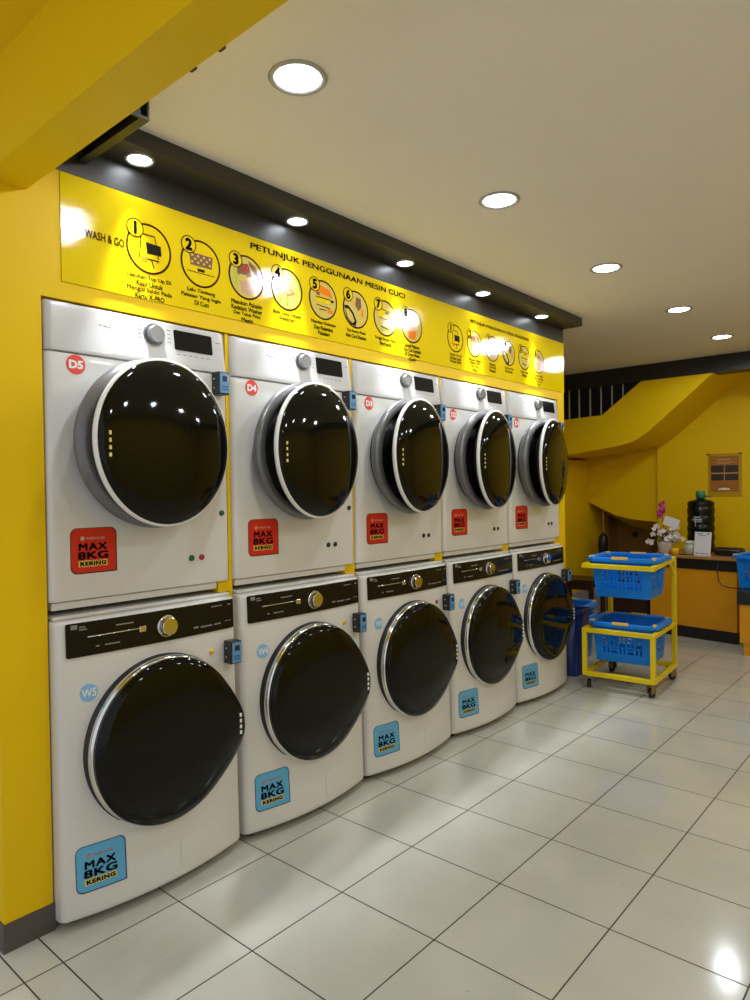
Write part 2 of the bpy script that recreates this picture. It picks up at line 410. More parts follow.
def icon(bm, k, cy, cz, R):
    X = XS+.0006
    def q(y0, z0, y1, z1, mi, dx=0.): prism(bm, [(cy+y0*R, cz+z0*R), (cy+y1*R, cz+z0*R), (cy+y1*R, cz+z1*R), (cy+y0*R, cz+z1*R)], 'x', X+dx, X+dx+.0003, mi)
    def pl(pts, mi, dx=0.): prism(bm, [(cy+a*R, cz+b*R) for a, b in pts], 'x', X+dx, X+dx+.0003, mi)
    def ln(a, b, c, d, w, mi=0):
        L = math.hypot(c-a, d-b); nx, nz = -(d-b)/L*w/2, (c-a)/L*w/2
        pl([(a+nx, b+nz), (c+nx, d+nz), (c-nx, d-nz), (a-nx, b-nz)], mi, .0004)
    # material slots: 0 brown 1 pale 2 green 3 orange 4 mauve 5 black 6 pink 7 red
    if k == 'terminal':
        disc(bm, cy, cz, R*.95, XS+.0001, 8)
        ln(-.35, .55, .25, .55, .05); ln(-.35, .55, -.45, -.45, .05); ln(.25, .55, .35, .1, .04); ln(.4, -.1, .4, -.35, .05); ln(-.1, -.42, .45, -.42, .06); ln(.1, -.45, .2, -.75, .05)
        pl([(-.15, .25), (.52, .22), (.55, -.18), (-.1, -.2)], 5, .0005)
        q(-.35, -.6, -.1, -.35, 3)
    elif k == 'basket':
        disc(bm, cy, cz, R*.95, XS+.0001, 8)
        pl([(-.6, .42), (.62, .42), (.55, -.12), (-.52, -.12)], 4)
        for a in range(7):
            for b in range(3):
                if (a+b) % 2 == 0: q(-.5+a*.15, -.02+b*.14, -.39+a*.15, .07+b*.14, 1, .0004)
        q(-.7, -.42, .7, -.38, 0); q(-.18, -.34, .18, -.22, 5)
    elif k == 'loading':
        disc(bm, cy, cz, R*.95, XS+.0001, 1)
        pl([(.1, .8), (.5, .6), (.75, .2), (.6, .1), (.2, .55)], 4, .0004); pl([(-.5, .55), (.1, .65), (.3, .1), (-.2, -.05), (-.55, .1)], 4)
        q(-.2, .3, .05, .5, 7, .0005); q(-.4, -.05, 0, .1, 1, .0006); pl([(-.4, -.2), (.3, -.1), (.6, -.5), (.2, -.8), (-.3, -.7)], 6)
        pl([(-.75, .2), (-.55, .3), (-.5, -.5), (-.68, -.4)], 2)
    elif k == 'drawer':
        disc(bm, cy, cz, R*.95, XS+.0001, 2)
        pl([(.1, .75), (.75, .35), (.8, 0), (.1, .3)], 1); pl([(-.6, .05), (0, .25), (.35, .1), (-.25, -.12)], 1, .0004); pl([(-.2, -.05), (.3, .1), (.55, -.12), (0, -.32)], 4, .0005); pl([(-.1, -.1), (.15, 0), (.28, -.1), (0, -.22)], 2, .0008)
        ln(-.5, .02, -.45, -.6, .04); ln(0, -.35, 0, -.8, .04)
    elif k == 'soap':
        disc(bm, cy, cz, R*.95, XS+.0001, 1)
        pl([(-.3, .75), (.5, .6), (.7, .2), (-.5, .35)], 3); q(-.55, -.15, .45, .15, 8, .0004); ln(-.55, .1, .5, .1, .06); ln(-.5, -.3, .5, -.35, .05); q(-.5, .2, -.25, .35, 4, .0005); q(.3, -.6, .7, -.4, 3); ln(-.3, -.5, .2, -.5, .05); q(.55, -.02, .75, .1, 5, .0006)
    elif k == 'tap':
        disc(bm, cy, cz, R*.95, XS+.0001, 1)
        pl([(.05, .7), (.4, .65), (.45, .2), (.2, -.05), (-.05, .25)], 4, .0004)
        pts = [(-.95+.0, .0)] ; pl([(-.93, .1), (-.6, .12), (-.2, -.2), (.05, -.65), (-.05, -.93), (-.4, -.84), (-.75, -.55)], 5, .0003)
        pl([(-.85, -.08), (-.6, -.05), (-.3, -.3), (-.12, -.65), (-.3, -.78), (-.65, -.55)], 1, .0006); q(.45, -.3, .62, .1, 3, .0004)
    elif k == 'wait':
        disc(bm, cy, cz, R*.95, XS+.0001, 1)
        q(-.6, .0, .6, .5, 8, .0003); ln(-.6, .5, .6, .4, .05); ln(-.55, 0, .5, -.1, .05); q(.0, .22, .3, .38, 4, .0006); ln(-.4, -.5, .3, -.6, .07); q(-.5, -.7, -.2, -.55, 2)
    elif k == 'take':
        disc(bm, cy, cz, R*.95, XS+.0001, 1)
        pl([(-.45, -.05), (.3, .05), (.45, -.15), (.3, -.8), (-.3, -.75)], 3, .0004); pl([(-.4, .6), (.3, .7), (.4, .1), (-.4, .05)], 6); q(-.2, .3, .1, .5, 4, .0005)
lam = lambda n, c: mat('laminated_'+n, c, .05, bump=.15, bscale=170)
icm = [lam('brown', (.055, .018, .004)), lam('pale', (.60, .46, .10)), lam('green', (.42, .50, .06)), lam('orange', (.80, .20, .01)), lam('mauve', (.22, .10, .06)), lam('black', (.01, .008, .008)), lam('pink', (.55, .32, .20)), lam('red', (.6, .03, .02)), SIGNY]
def step(num, cy, cz, R, kind, cap, cols=None):
    root_bm = nb(); ringp(root_bm, by(cy), bz(cz), R, R*.085, XS, 0); p = obj_noflip('step_ring', root_bm, BRWN, YN)
    bm = nb(); icon(bm, kind, by(cy), bz(cz), R*.98); obj('step_picture', bm, icm, p)
    bm = nb(); a = math.radians(131); yy, zz = by(cy)+R*.92*math.cos(a), bz(cz)+R*.92*math.sin(a); rb = R*.37
    disc(bm, yy, zz, rb, XS+.0012, 0); ringp(bm, yy, zz, rb, rb*.12, XS+.0012, 1); add_text(bm, str(num), yy, zz, h=rb*1.2, x=XS+.0018, bold=.055, mi=2)
    obj('step_number', bm, [SIGNY, BRWN, KTXT], p)
    bm = nb()
    zc = bz(cz)-R-.016
    for ln_, wd in cap:
        add_text(bm, ln_, by(cy), zc, w=wd*R/.086, h=.0145*R/.086+.002, x=XS, bold=.035); zc -= .0215*R/.086
    obj_noflip('step_caption', bm, KTXT, p)
caps = [('terminal', [('Lakukan Top Up Di', .165), ('Kasir Untuk', .10), ('Mengisi Saldo Pada', .17), ('Kartu X-PRO', .11)]),
        ('basket', [('Lalu Timbang', .12), ('Pakaian Yang Ingin', .17), ('Di Cuci', .06)]),
        ('loading', [('Masukan Pakaian', .15), ('Kedalam Washer', .15), ('Dan Tutup Pintu', .13), ('Mesin', .055)]),
        ('drawer', [('Buka Tutup Tempat', .15), ('Deterjen', .085)]),
        ('soap', [('Masukan Deterjen', .15), ('Dan Pelembut', .115), ('Pakaian', .07)]),
        ('tap', [('Tap Kartu Pada', .13), ('Alat Card Reader', .14)]),
        ('wait', [('Tunggu Sampai Mesin', .155), ('Berhenti', .085)]),
        ('take', [('Ambil Pakaian', .12), ('Dan Cek Kembali', .14), ('Isi Drum Mesin', .12), ('Cuci', .05)])]
for i, (k, c) in enumerate(caps): step(i+1, .360+.2108*i, 2.189-.0015*i, .0865, k, c)
caps2 = [('terminal', [('Lakukan Top Up', .13), ('Di Kasir Untuk', .12), ('Mengisi Saldo', .12)]),
         ('loading', [('Masukan Pakaian', .14), ('Kedalam Dryer', .12), ('Dan Tutup', .08), ('Pintu', .05)]),
         ('loading', [('Masukan', .08), ('Pewangi', .08), ('Pakaian', .08)]),
         ('tap', [('Tap Kartu Pada', .12), ('Card Reader', .10)]),
         ('wait', [('Tunggu Sampai', .12), ('Selesai', .07)]),
         ('take', [('Ambil Pakaian', .12), ('Dan Cek Kembali', .13), ('Isi Drum', .08), ('Mesin', .06)])]
for i, (k, c) in enumerate(caps2): step(i+1, 2.225+.1935*i, 2.178, .076, k, c)

# ------------------------------------------------------------------ machines
W = .676; PITCH = .6956; Y0 = -.0068
CACHE = {}
def my(i): return Y0+PITCH*i+(.004 if i == 0 else .009)
def part(name, key, build, m, parent, smooth=None):
    """mesh built once, shared by every copy"""
    if key not in CACHE:
        bm = nb(); build(bm); o = obj(name, bm, m, parent, smooth); CACHE[key] = o.data; return o
    return obj(name, CACHE[key], m, parent)
def rnd(y, r=.022):
    d = min(y, W-y)
    return 0 if d >= r else (r-math.sqrt(max(0, r*r-(r-d)**2)))
def wf(y, z):       # washer front
    t = max(0, min(1, 1-(z-.03)/.92)); s = 1-(2*y/W-1)**2
    return .036+.018*t+(.010+.040*t**.8)*s-rnd(y, .02)
def df(y, z):       # dryer front
    return .012-rnd(y, .020)
def loft_body(bm, f, z0, z1, rz=.012, ny=28, nz=14, xb=-.62):
    ys = []
    for i in range(ny+1):
        t = i/ny; ys.append(W*(.5-.5*math.cos(PI*t)))
    zs = [z0+(z1-z0)*(.5-.5*math.cos(PI*i/nz)) for i in range(nz+1)]
    rows = []
    for z in zs:
        d = min(z-z0, z1-z); ins = 0 if d >= rz else rz-math.sqrt(max(0, rz*rz-(rz-d)**2))
        rows.append([bm.verts.new((xb, 0, z))]+[bm.verts.new((f(y, z)-ins, y, z)) for y in ys]+[bm.verts.new((xb, W, z))])
    n = len(rows[0])
    for a, b in zip(rows, rows[1:]):
        for k in range(n-1): bm.faces.new((a[k], a[k+1], b[k+1], b[k]))
        bm.faces.new((a[-1], a[0], b[0], b[-1]))
    bm.faces.new(rows[0]); bm.faces.new(rows[-1])
CYc = .333
def sticker(parent, f, kind, y0, z0, y1, z1, sk):
    base = RED if kind == 'red' else BLUS
    def b1(bm):
        patch(bm, rrect(y0-.0022, y1+.0045, z0-.004, z1+.002, .022, r3=(.003, .022, .022, .022)), f, .0003, .0006, mi=0)
        patch(bm, rrect(y0, y1, z0, z1, .02, r3=(.004, .02, .02, .02)), f, .0012, .0006, mi=1)
    s = part('sticker', sk+'base', b1, [BLKPL if kind == 'red' else mat('navy_edge', (.01, .04, .10), .4), base], parent)
    cy = (y0+y1)/2-.003; h = z1-z0; xf = lambda y, z: f(y, z)+.0022
    def b2(bm):
        add_text(bm, 'MAX', cy, z0+h*.585, w=.092, h=h*.155, xf=xf, bold=.045, spacing=1.15)
        add_text(bm, '8KG', cy, z0+h*.385, w=.098, h=h*.165, xf=xf, bold=.045, spacing=1.05)
        add_text(bm, 'KERING', cy, z0+h*.20, w=.085, h=h*.09, xf=xf, bold=.05, spacing=1.1)
    o = part('sticker_text', sk+'t', b2, KTXT, s)
    def b3(bm):
        add_text(bm, 'WASH & GO', cy+.008, z0+h*.775, w=.062, h=h*.055, xf=xf, bold=.03)
        prism(bm, [(cy-.034+.007*math.cos(2*PI*k/16), z0+h*.775+.007*math.sin(2*PI*k/16)) for k in range(16)], 'x', f(cy-.034, z0+h*.7)+.0012, f(cy-.034, z0+h*.7)+.0024)
    part('sticker_shop_name', sk+'s', b3, ICNP if kind == 'red' else mat('rust_print', (.45, .22, .12), .4), s)
    def b4(bm):
        add_text(bm, 'KERING', cy, z0+h*.20, w=.091, h=h*.115, xf=lambda y, z: f(y, z)+.0019, bold=.11, spacing=1.1, th=0.)
    part('text_outline', sk+'o', b4, mat('yellow_outline', (.75, .60, .10), .4), s)
def card_reader(x, y, z, label, tilt=0.):
    t = thing('card_reader', label, 'card reader', (x, y, z), 0, 'card readers on the machines')
    part('housing', 'cr1', lambda bm: box(bm, 0, .044, 0, .048, 0, .084, .003), BLKPL, t)
    fc = part('face_plate', 'cr2', lambda bm: box(bm, .0442, .0475, .004, .0445, .005, .079, .001), READF, t)
    part('screen', 'cr3', lambda bm: box(bm, .0474, .0490, .015, .036, .048, .068, .0005), READS, fc)
    def kp(bm):
        for a in range(3):
            for b in range(2): box(bm, .0474, .0492, .012+a*.0095, .018+a*.0095, .016+b*.010, .022+b*.010, .0006)
    part('keypad', 'cr4', kp, mat('navy_keys', (.03, .10, .22), .4), fc)
    def sc(bm):
        for zz in (.025, .058): lathe(bm, [(.004, -.0015), (.003, -.003)], (.018, 0, zz), 'y', 12)
    part('screw', 'cr5', sc, CHROM, t)
    return t

def washer(i, code, where, dotmat, ringspot):
    o = thing('washing_machine', 'white front-loading washer %s, black panel and door, %s' % (code, where), 'washing machine', (0, my(i), 0), 0, 'washing machines on the floor')
    part('cabinet', 'w_cab', lambda bm: loft_body(bm, wf, .030, .953, .014, 60, 44), WHITE, o, 50)
    def lid(bm): box(bm, -.60, .012, .006, W-.006, .9535, .966, .004)
    part('top_lid', 'w_lid', lid, WHITE2, o)
    def feet(bm):
        for y in (.06, W-.06):
            lathe(bm, [(.022, 0), (.022, .012), (.012, .014), (.012, .032)], (-.01, y, 0), 'z', 16)
    part('foot', 'w_ft', feet, RUBB, o)
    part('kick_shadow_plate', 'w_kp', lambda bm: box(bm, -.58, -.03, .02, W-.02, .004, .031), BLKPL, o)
    pn = part('control_panel', 'w_pan', lambda bm: patch(bm, rrect(.030, .664, .838, .944, .006, 4), wf, .0015, .003, rings=14), PANELB, o, 40)
    px = lambda y, z: wf(y, z)+.0055
    def hd(bm):
        pts = [(px(y, .897)+.002, y, .897) for y in (.095, .14, .19, .24, .275)]; tube(bm, pts, .0022, 6)
        box(bm, px(.28, .89)-.001, px(.28, .89)+.005, .268, .292, .884, .904, .002)
    part('drawer_handle', 'w_hd', hd, CHROM, pn)
    def pt(bm):
        for (a, b, zz, h) in ((.045, .065, .925, .014), (.070, .090, .928, .004), (.070, .095, .920, .004), (.19, .25, .918, .004), (.12, .132, .862, .004), (.15, .20, .862, .004), (.48, .50, .862, .005), (.51, .56, .860, .005), (.57, .60, .860, .005), (.635, .65, .925, .004), (.62, .65, .866, .002), (.56, .61, .926, .003)):
            patch(bm, [(a, zz), (b, zz), (b, zz+h), (a, zz+h)], px, 0, .0006, rings=2)
    part('panel_print', 'w_pt', pt, GTXT, pn)
    c = px(.372, .889)
    dl = part('program_dial', 'w_dl', lambda bm: lathe(bm, [(.0375, c-.004), (.0375, c+.004), (.034, c+.006), (.0335, c+.004), (.0335, c+.001)], (0, .372, .889), 'x', 40), CHROM, o)
    part('dial_cap', 'w_dc', lambda bm: lathe(bm, [(.030, c), (.0295, c+.022), (.0275, c+.0235), (.001, c+.0236)], (0, .372, .889), 'x', 40), CHROM, dl, 30)
    # door: chrome ring with black glass that swells to a lip on the right
    def rf(t): 
        d = (t+.12+PI) % (2*PI)-PI
        return 1+.165*math.exp(-(d/.42)**2)
    WCY = .345
    dr = part('door', 'w_door', lambda bm: lathe(bm, [(.256, .102), (.2650, .108), (.2660, .114), (.262, .122), (.235, .1315), (.18, .138), (.10, .1420), (.002, .1430)], (0, WCY, .517), 'x', 96, sz=1.03, rfun=rf), GLASS, o)
    part('door_ring', 'w_ring', lambda bm: lathe(bm, [(.2715, .055), (.2715, .090), (.269, .098), (.264, .101), (.257, .100), (.25, .07)], (0, WCY, .517), 'x', 96, sz=1.025, cap0=False, cap1=False), CHROM, dr)
    part('door_collar', 'w_col', lambda bm: lathe(bm, [(.2745, .05), (.2745, .079), (.2710, .081)], (0, WCY, .517), 'x', 96, sz=1.025, cap0=False, cap1=False), BLKPL, dr)
    part('door_back', 'w_bk', lambda bm: lathe(bm, [(.20, .06), (.256, .106)], (0, WCY, .517), 'x', 64, sz=1.02), BLKPL, dr)
    def mk(bm):
        for k in range(4): box(bm, .120, .1345, .617, .625, .527-k*.021, .539-k*.021)
    part('door_mark', 'w_mk', mk, WTXT, dr)
    part('filter_hatch', 'w_ht', lambda bm: patch(bm, rrect(.385, .535, .060, .165, .008, 4), wf, .0003, .0016, rings=5), WHITE, o)
    if dotmat: part('round_button', 'w_dot%s' % dotmat.name, lambda bm: lathe(bm, [(.010, wf(.555, .765)-.002), (.0095, wf(.555, .765)+.004), (.001, wf(.555, .765)+.005)], (0, .555, .765), 'x', 20), dotmat, o)
    lb = part('number_label', 'w_lb', lambda bm: patch(bm, [(.095+.028*math.cos(2*PI*k/32), .722+.028*math.sin(2*PI*k/32)) for k in range(32)], wf, .0004, .0008, rings=4), LABLB, o)
    part('label_rim', 'w_lr', lambda bm: [patch(bm, [(.095+r*math.cos(2*PI*k/32+a), .722+r*math.sin(2*PI*k/32+a)) for k in range(32) for r in (.0275,)] , wf, .0002, .0004, rings=2) for a in (0,)], WTXT, lb)
    textobj('label_text', code, WTXT, lb, cy=.095, cz=.722, w=.044, h=.024, xf=lambda y, z: wf(y, z)+.0016, bold=.03)
    sticker(o, wf, 'blue', .040, .112, .186, .250, 'ws')
    return o

def dryer(i, code, where, dots):
    o = thing('tumble_dryer', 'white stacked tumble dryer %s with round black door, %s' % (code, where), 'tumble dryer', (0, my(i), 1.0095), 0, 'tumble dryers stacked on the washers')
    ZB = 1.0095
    f = lambda y, z: df(y, z)
    part('cabinet', 'd_cab', lambda bm: loft_body(bm, f, 0, .7805, .007, 40, 24), WHITE, o, 50)
    def cp(bm):
        fx = lambda y, z: .0175-.016*max(0, (z-.80)/.138)-rnd(y, .02)
        loft_body(bm, fx, .7825, .9385, .004, 40, 14)
    cpn = part('control_panel', 'd_cp', cp, SILV, o, 50)
    cx = lambda y, z: .0175-.016*max(0, (z-.80)/.138)
    part('seam_strip', 'd_seam', lambda bm: box(bm, -.60, .005, .004, W-.004, .7795, .7835), GTXT, o)
    ds = part('display', 'd_dsp', lambda bm: patch(bm, rrect(.452, .612, .846, .917, .006, 4), cx, .0008, .0015, rings=4), PANELB, cpn)
    def pr(bm):
        for (a, zz, w, h) in ((.175, .885, .008, .003), (.19, .883, .012, .003), (.207, .881, .008, .003)): patch(bm, [(a, zz), (a+w, zz), (a+w, zz+h), (a, zz+h)], cx, 0, .0006, rings=2)
        for k in range(4):
            for s_, a in ((-1, .312), (1, .425)):
                zz = .868+k*.014; patch(bm, [(a, zz), (a+.014, zz), (a+.014, zz+.002), (a, zz+.002)], cx, 0, .0006, rings=2)
        for k in range(6): patch(bm, [(.46+k*.025, .829), (.472+k*.025, .829), (.472+k*.025, .832), (.46+k*.025, .832)], cx, 0, .0006, rings=2)
        patch(bm, [(.63, .895), (.652, .895), (.652, .899), (.63, .899)], cx, 0, .0006, rings=2)
    part('panel_print', 'd_pr', pr, GTXT, cpn)
    c = cx(.37, .885)
    dl = part('program_dial', 'd_dl', lambda bm: lathe(bm, [(.040, c-.004), (.040, c+.003), (.0375, c+.006), (.036, c+.004)], (0, .372, .885), 'x', 40), BEZEL, o)
    part('dial_cap', 'd_dc', lambda bm: lathe(bm, [(.032, c), (.031, c+.022), (.028, c+.026), (.001, c+.0262)], (0, .372, .885), 'x', 40), mat('brushed_dial', (.28, .28, .28), .28, metal=.8), dl, 30)
    dcz = 1.510-ZB
    bz_ = part('door_bezel', 'd_bz%d' % (i == 0), lambda bm: lathe(bm, [(.240, .010), (.258, .028), (.274, .056), (.2815, .076), (.280, .086), (.268, .099), (.243, .110), (.235, .100), (.222, .02)] if i == 0 else [(.226, .010), (.248, .028), (.272, .056), (.2815, .076), (.280, .085), (.268, .093), (.247, .096), (.238, .088), (.222, .02)], (0, CYc, dcz), 'x', 96, cap0=False, cap1=False), BEZEL, o)
    part('drum_recess', 'd_rc', lambda bm: lathe(bm, [(.237, .0125), (.237, .018), (.10, .020)], (0, CYc, dcz), 'x', 64), BLKPL, o)
    # slightly open door, hinged on the right
    th = math.radians(10.0)
    D = part('door', 'd_door', lambda bm: lathe(bm, [(.272, .004), (.266, .018), (.255, .026), (.22, .036), (.17, .044), (.10, .050), (.002, .052)], (0, 0, 0), 'x', 96, sy=1.02), GLASS, o)
    D.location = (.136, CYc, dcz); D.rotation_euler = (0, 0, th)
    part('door_ring', 'd_ring', lambda bm: lathe(bm, [(.262, -.006), (.274, -.004), (.2765, .004), (.2755, .011), (.269, .0135), (.262, .012)], (0, 0, 0), 'x', 96, sy=1.02, cap0=False, cap1=False), RINGW, D)
    part('door_back', 'd_back'+('s' if i == 0 else ''), lambda bm: lathe(bm, [(.12, -.060), (.19, -.056), (.215, -.042), (.245, -.024), (.266, -.002)], (0, 0, 0), 'x', 96, sy=1.02), BEZEL if i == 0 else BLKPL, D)
    def mk(bm):
        for k in range(4): box(bm, .0200, .0320, -.246, -.238, .012-k*.022, .024-k*.022)
    part('door_mark', 'd_mk', mk, mat('pale_yellow_mark', (.62, .58, .20), .4), D)
    for (y, z, mm) in dots: part('indicator_button', 'd_b%.3f%s' % (y, mm.name), lambda bm: lathe(bm, [(.011, .010), (.0105, .016), (.001, .0175)], (0, y, z-ZB), 'x', 20), mm, o)
    part('stacking_shelf', 'd_sh', lambda bm: box(bm, -.60, -.004, .010, .625, -.026, -.003, .002), WHITE2, o)
    lb = part('number_label', 'd_lb', lambda bm: patch(bm, [(.093+.031*math.cos(2*PI*k/32), .745+.031*math.sin(2*PI*k/32)) for k in range(32)], f, .0004, .0008, rings=3), REDL, o)
    textobj('label_text', code, WTXT, lb, cy=.093, cz=.745, w=.042, h=.024, xf=lambda y, z: f(y, z)+.0014, bold=.05)
    sticker(o, f, 'red', .066, .086, .214, .226, 'ds')
    return o

wl = ['leftmost, next to the yellow column', 'second from the left', 'middle of the row', 'fourth from the left', 'last, beside the blue bin']
dots_w = [YELB, YELB, REDB, None, None]
for i in range(5): washer(i, 'W%d' % (5-i), wl[i], dots_w[i], 0)
dlb = ['top left beside the yellow column', 'second from the left', 'middle of the upper row', 'fourth from the left', 'last before the stairs']
for i in range(5):
    if i == 0: dots = [(.505, 1.109, GREEN), (.548, 1.109, REDB), (.640, 1.268, GREEN)]
    elif i == 3: dots = [(.505, 1.109, BLKPL), (.548, 1.109, BLKPL), (.640, 1.268, BLUB)]
    elif i == 2: dots = [(.505, 1.109, BLKPL), (.548, 1.109, BLKPL)]
    else: dots = [(.505, 1.109, BLKPL), (.548, 1.109, BLKPL), (.640, 1.268, BLKPL)]
    dryer(i, 'D%d' % (5-i), dlb[i], dots)
for i in range(5):
    y = my(i)
    card_reader(.0135, y+.605, 1.708, 'small blue-faced card reader on the right edge of dryer D%d' % (5-i))
    card_reader(wf(.612, .712)+.0015, y+.612, .712, 'small blue-faced card reader on the right edge of washer W%d' % (5-i))
for i in range(1, 5):      # yellow dividers between the machine columns
    y = my(i)
    bm = nb(); box(bm, -.60, -.008, y-.0165, y-.0015, 0, 1.954); box(bm, -.40, -.006, y-.068, y-.0022, .9675, 1.0075)
    struct('trim_%d' % (i+1), bm, YEL)
bm = nb(); box(bm, -.40, -.006, Y0+PITCH*5-.062, 3.467, .9675, 1.0075); struct('trim_6', bm, YEL)

# ------------------------------------------------------------------ laundry baskets
def make_basket(label, group=None, name='laundry_basket'):
    """origin at the middle of the base; long side along x .46, deep .40, tall .27"""
    t = thing(name, label, 'laundry basket', (0, 0, 0), 0, group)
    bw, bd, tw, td, h = .172, .160, .192, .180, .250
    def wall_grid(bm, P, nu, nv, holes):
        V = [[bm.verts.new(P(i/nu, j/nv)) for i in range(nu+1)] for j in range(nv+1)]
        for j in range(nv):
            for i in range(nu):
                if holes(i, j): continue
                bm.faces.new((V[j][i], V[j][i+1], V[j+1][i+1], V[j+1][i]))
    def body(bm):
        def lev(v): return (bw+(tw-bw)*v, bd+(td-bd)*v, h*v)
        # wall holes: blocks of alternating bars
        def hol(nu):
            def g(i, j):
                if i < 4 or i >= nu-4 or j < 6 or j > 20: return False
                bi, ii = (i-4)//4, (i-4) % 4; bj, jj = (j-6)//5, (j-6) % 5
                if ii == 3 or jj == 4: return False
                if (bi+bj) % 2 == 0: return ii in (0, 2)
                return jj in (0, 1, 3)
            return g
        nu = 27
        wall_grid(bm, lambda u, v: (-lev(v)[0]+2*lev(v)[0]*u, -lev(v)[1], lev(v)[2]), nu, 26, hol(nu))
        wall_grid(bm, lambda u, v: (-lev(v)[0]+2*lev(v)[0]*u, lev(v)[1], lev(v)[2]), nu, 26, hol(nu))
        wall_grid(bm, lambda u, v: (-lev(v)[0], -lev(v)[1]+2*lev(v)[1]*u, lev(v)[2]), nu, 26, hol(nu))
        wall_grid(bm, lambda u, v: (lev(v)[0], -lev(v)[1]+2*lev(v)[1]*u, lev(v)[2]), nu, 26, hol(nu))
        q = [bm.verts.new(p) for p in ((-bw, -bd, 0), (bw, -bd, 0), (bw, bd, 0), (-bw, bd, 0))]; bm.faces.new(q)
        bmesh.ops.remove_doubles(bm, verts=bm.verts, dist=.0005)
    o = part('basket_body', 'bk_body', body, BASK, t)
    md = o.modifiers.new('Solidify', 'SOLIDIFY'); md.thickness = .004; md.offset = 0
    def rim(bm):
        A, B, c = .235, .215, .06
        out = [(-A+c, -B), (-.07, -B-.006), (.07, -B-.006), (A-c, -B), (A, -B+c), (A, B-c), (A-c, B), (.07, B+.006), (-.07, B+.006), (-A+c, B), (-A, B-c), (-A, -B+c)]
        a, b = tw-.004, td-.004; ins = [(-a+.02, -b), (-.07, -b), (.07, -b), (a-.02, -b), (a, -b+.02), (a, b-.02), (a-.02, b), (.07, b), (-.07, b), (-a+.02, b), (-a, b-.02), (-a, -b+.02)]
        n = 12
        o1 = [bm.verts.new((x, y, h+.004)) for x, y in out]; o2 = [bm.verts.new((x*.99, y*.99, h+.014)) for x, y in out]; o0 = [bm.verts.new((x*1.002, y*1.002, h-.010)) for x, y in out]
        i1 = [bm.verts.new((x, y, h+.012)) for x, y in ins]; i0 = [bm.verts.new((x, y, h-.010)) for x, y in ins]; m1 = [bm.verts.new((x*.97, y*.97, h+.020)) for x, y in out]
        for k in range(n):
            j = (k+1) % n
            for a_, b_ in ((o0, o1), (o1, o2), (o2, m1), (m1, i1), (i1, i0), (i0, o0)): bm.faces.new((a_[k], a_[j], b_[j], b_[k]))
    r = part('rim', 'bk_rim', rim, BASK, t)
    for (x, y, lx, ly) in ((0, -.213, .105, .022), (0, .205, .105, .022), (.205, -.165, .024, .034), (-.200, -.165, .034, .022), (.2, .165, .024, .03), (-.2, .165, .03, .02)):
        bm = nb(); box(bm, x-lx/2, x+lx/2, y-ly/2, y+ly/2, h+.006, h+.0245, .003); obj('handle_insert', bm, HANDL, t)
    return t
# cart
crz = math.radians(4)
CO = Vector((.190, 3.440, 0)); ux = Vector((math.cos(crz), math.sin(crz), 0)); uy = Vector((-math.sin(crz), math.cos(crz), 0))
def cl(x, y, z): return (x, y, z)
cart = thing('basket_trolley', 'yellow steel trolley on casters holding two blue laundry baskets', 'trolley', CO, crz, None)
CW, CD = .44, .535; s = .030
def rod(name, a, b, w=s, h=s):
    bm = nb(); bar(bm, a, b, w, h, .003); return obj(name, bm, CART, cart)
zb_, zm, zt = .105, .395, .825
for x, y, z1 in ((0, 0, zm), (CW, 0, zm), (0, CD, zt+.02), (CW, CD, zt+.02)): rod('post', (x, y, zb_-.013), (x, y, z1+.013))
for z in (zb_, zm):
    for a, b in (((0, 0), (CW, 0)), ((0, CD), (CW, CD)), ((0, 0), (0, CD)), ((CW, 0), (CW, CD))):
        d = (Vector(b)-Vector(a)).normalized()*.012; rod('rail', (a[0]+d.x, a[1]+d.y, z), (b[0]-d.x, b[1]-d.y, z))
for a, b in (((-.013, 0, zt), (CW+.013, 0, zt-.002)), ((0, CD, zt+.02), (CW, CD, zt+.02)), ((0, .01, zt), (0, CD, zt+.02)), ((CW, .01, zt), (CW, CD, zt+.02))): rod('rail', a, b)
for x in (0, CW):
    bm = nb(); bar(bm, (x, CD-.11, zt+.012), (x, CD, zt-.10), .018, .018, .002); obj('brace', bm, CART, cart)
def caster(x, y, a):
    bm = nb(); box(bm, -.026, .026, -.026, .026, .088, .093); 
    for sx in (-.017, .017): box(bm, sx-.0025, sx+.0025, -.022, .034, .03, .090, .001)
    bmesh.ops.rotate(bm, cent=(0, 0, 0), matrix=Matrix.Rotation(a, 3, 'Z'), verts=bm.verts); bmesh.ops.translate(bm, vec=(x, y, 0), verts=bm.verts)
    c = obj('caster', bm, STEEL, cart)
    bm = nb(); lathe(bm, [(.024, -.013), (.030, -.010), (.030, .010), (.024, .013)], (0, .016, .0305), 'y', 24)
    bmesh.ops.rotate(bm, cent=(0, .016, .0305), matrix=Matrix.Rotation(PI/2, 3, 'Z'), verts=bm.verts)
    bmesh.ops.rotate(bm, cent=(0, 0, 0), matrix=Matrix.Rotation(a, 3, 'Z'), verts=bm.verts); bmesh.ops.translate(bm, vec=(x, y, 0), verts=bm.verts)
    obj('wheel', bm, RUBB, c)
for x, y, a in ((.02, .02, .3), (CW-.02, .015, -.2), (.02, CD-.02, .8), (CW-.02, CD-.02, -.4)): caster(x, y, a)
def cw(x, y, z): v = CO+ux*x+uy*y; return (v.x, v.y, z)
b0 = make_basket('blue perforated laundry basket on the upper level of the yellow trolley', 'blue laundry baskets')
b0.location = cw(.22, .262, .862-.262+.012); b0.rotation_euler = (0, 0, crz)
copy_tree(b0, cw(.22, .262, .430-.262+.012), crz, 'blue perforated laundry basket in the lower level of the yellow trolley')
copy_tree(b0, (.915, 5.38, .512), math.radians(-8), 'blue laundry basket on the low black-topped desk at the right edge')
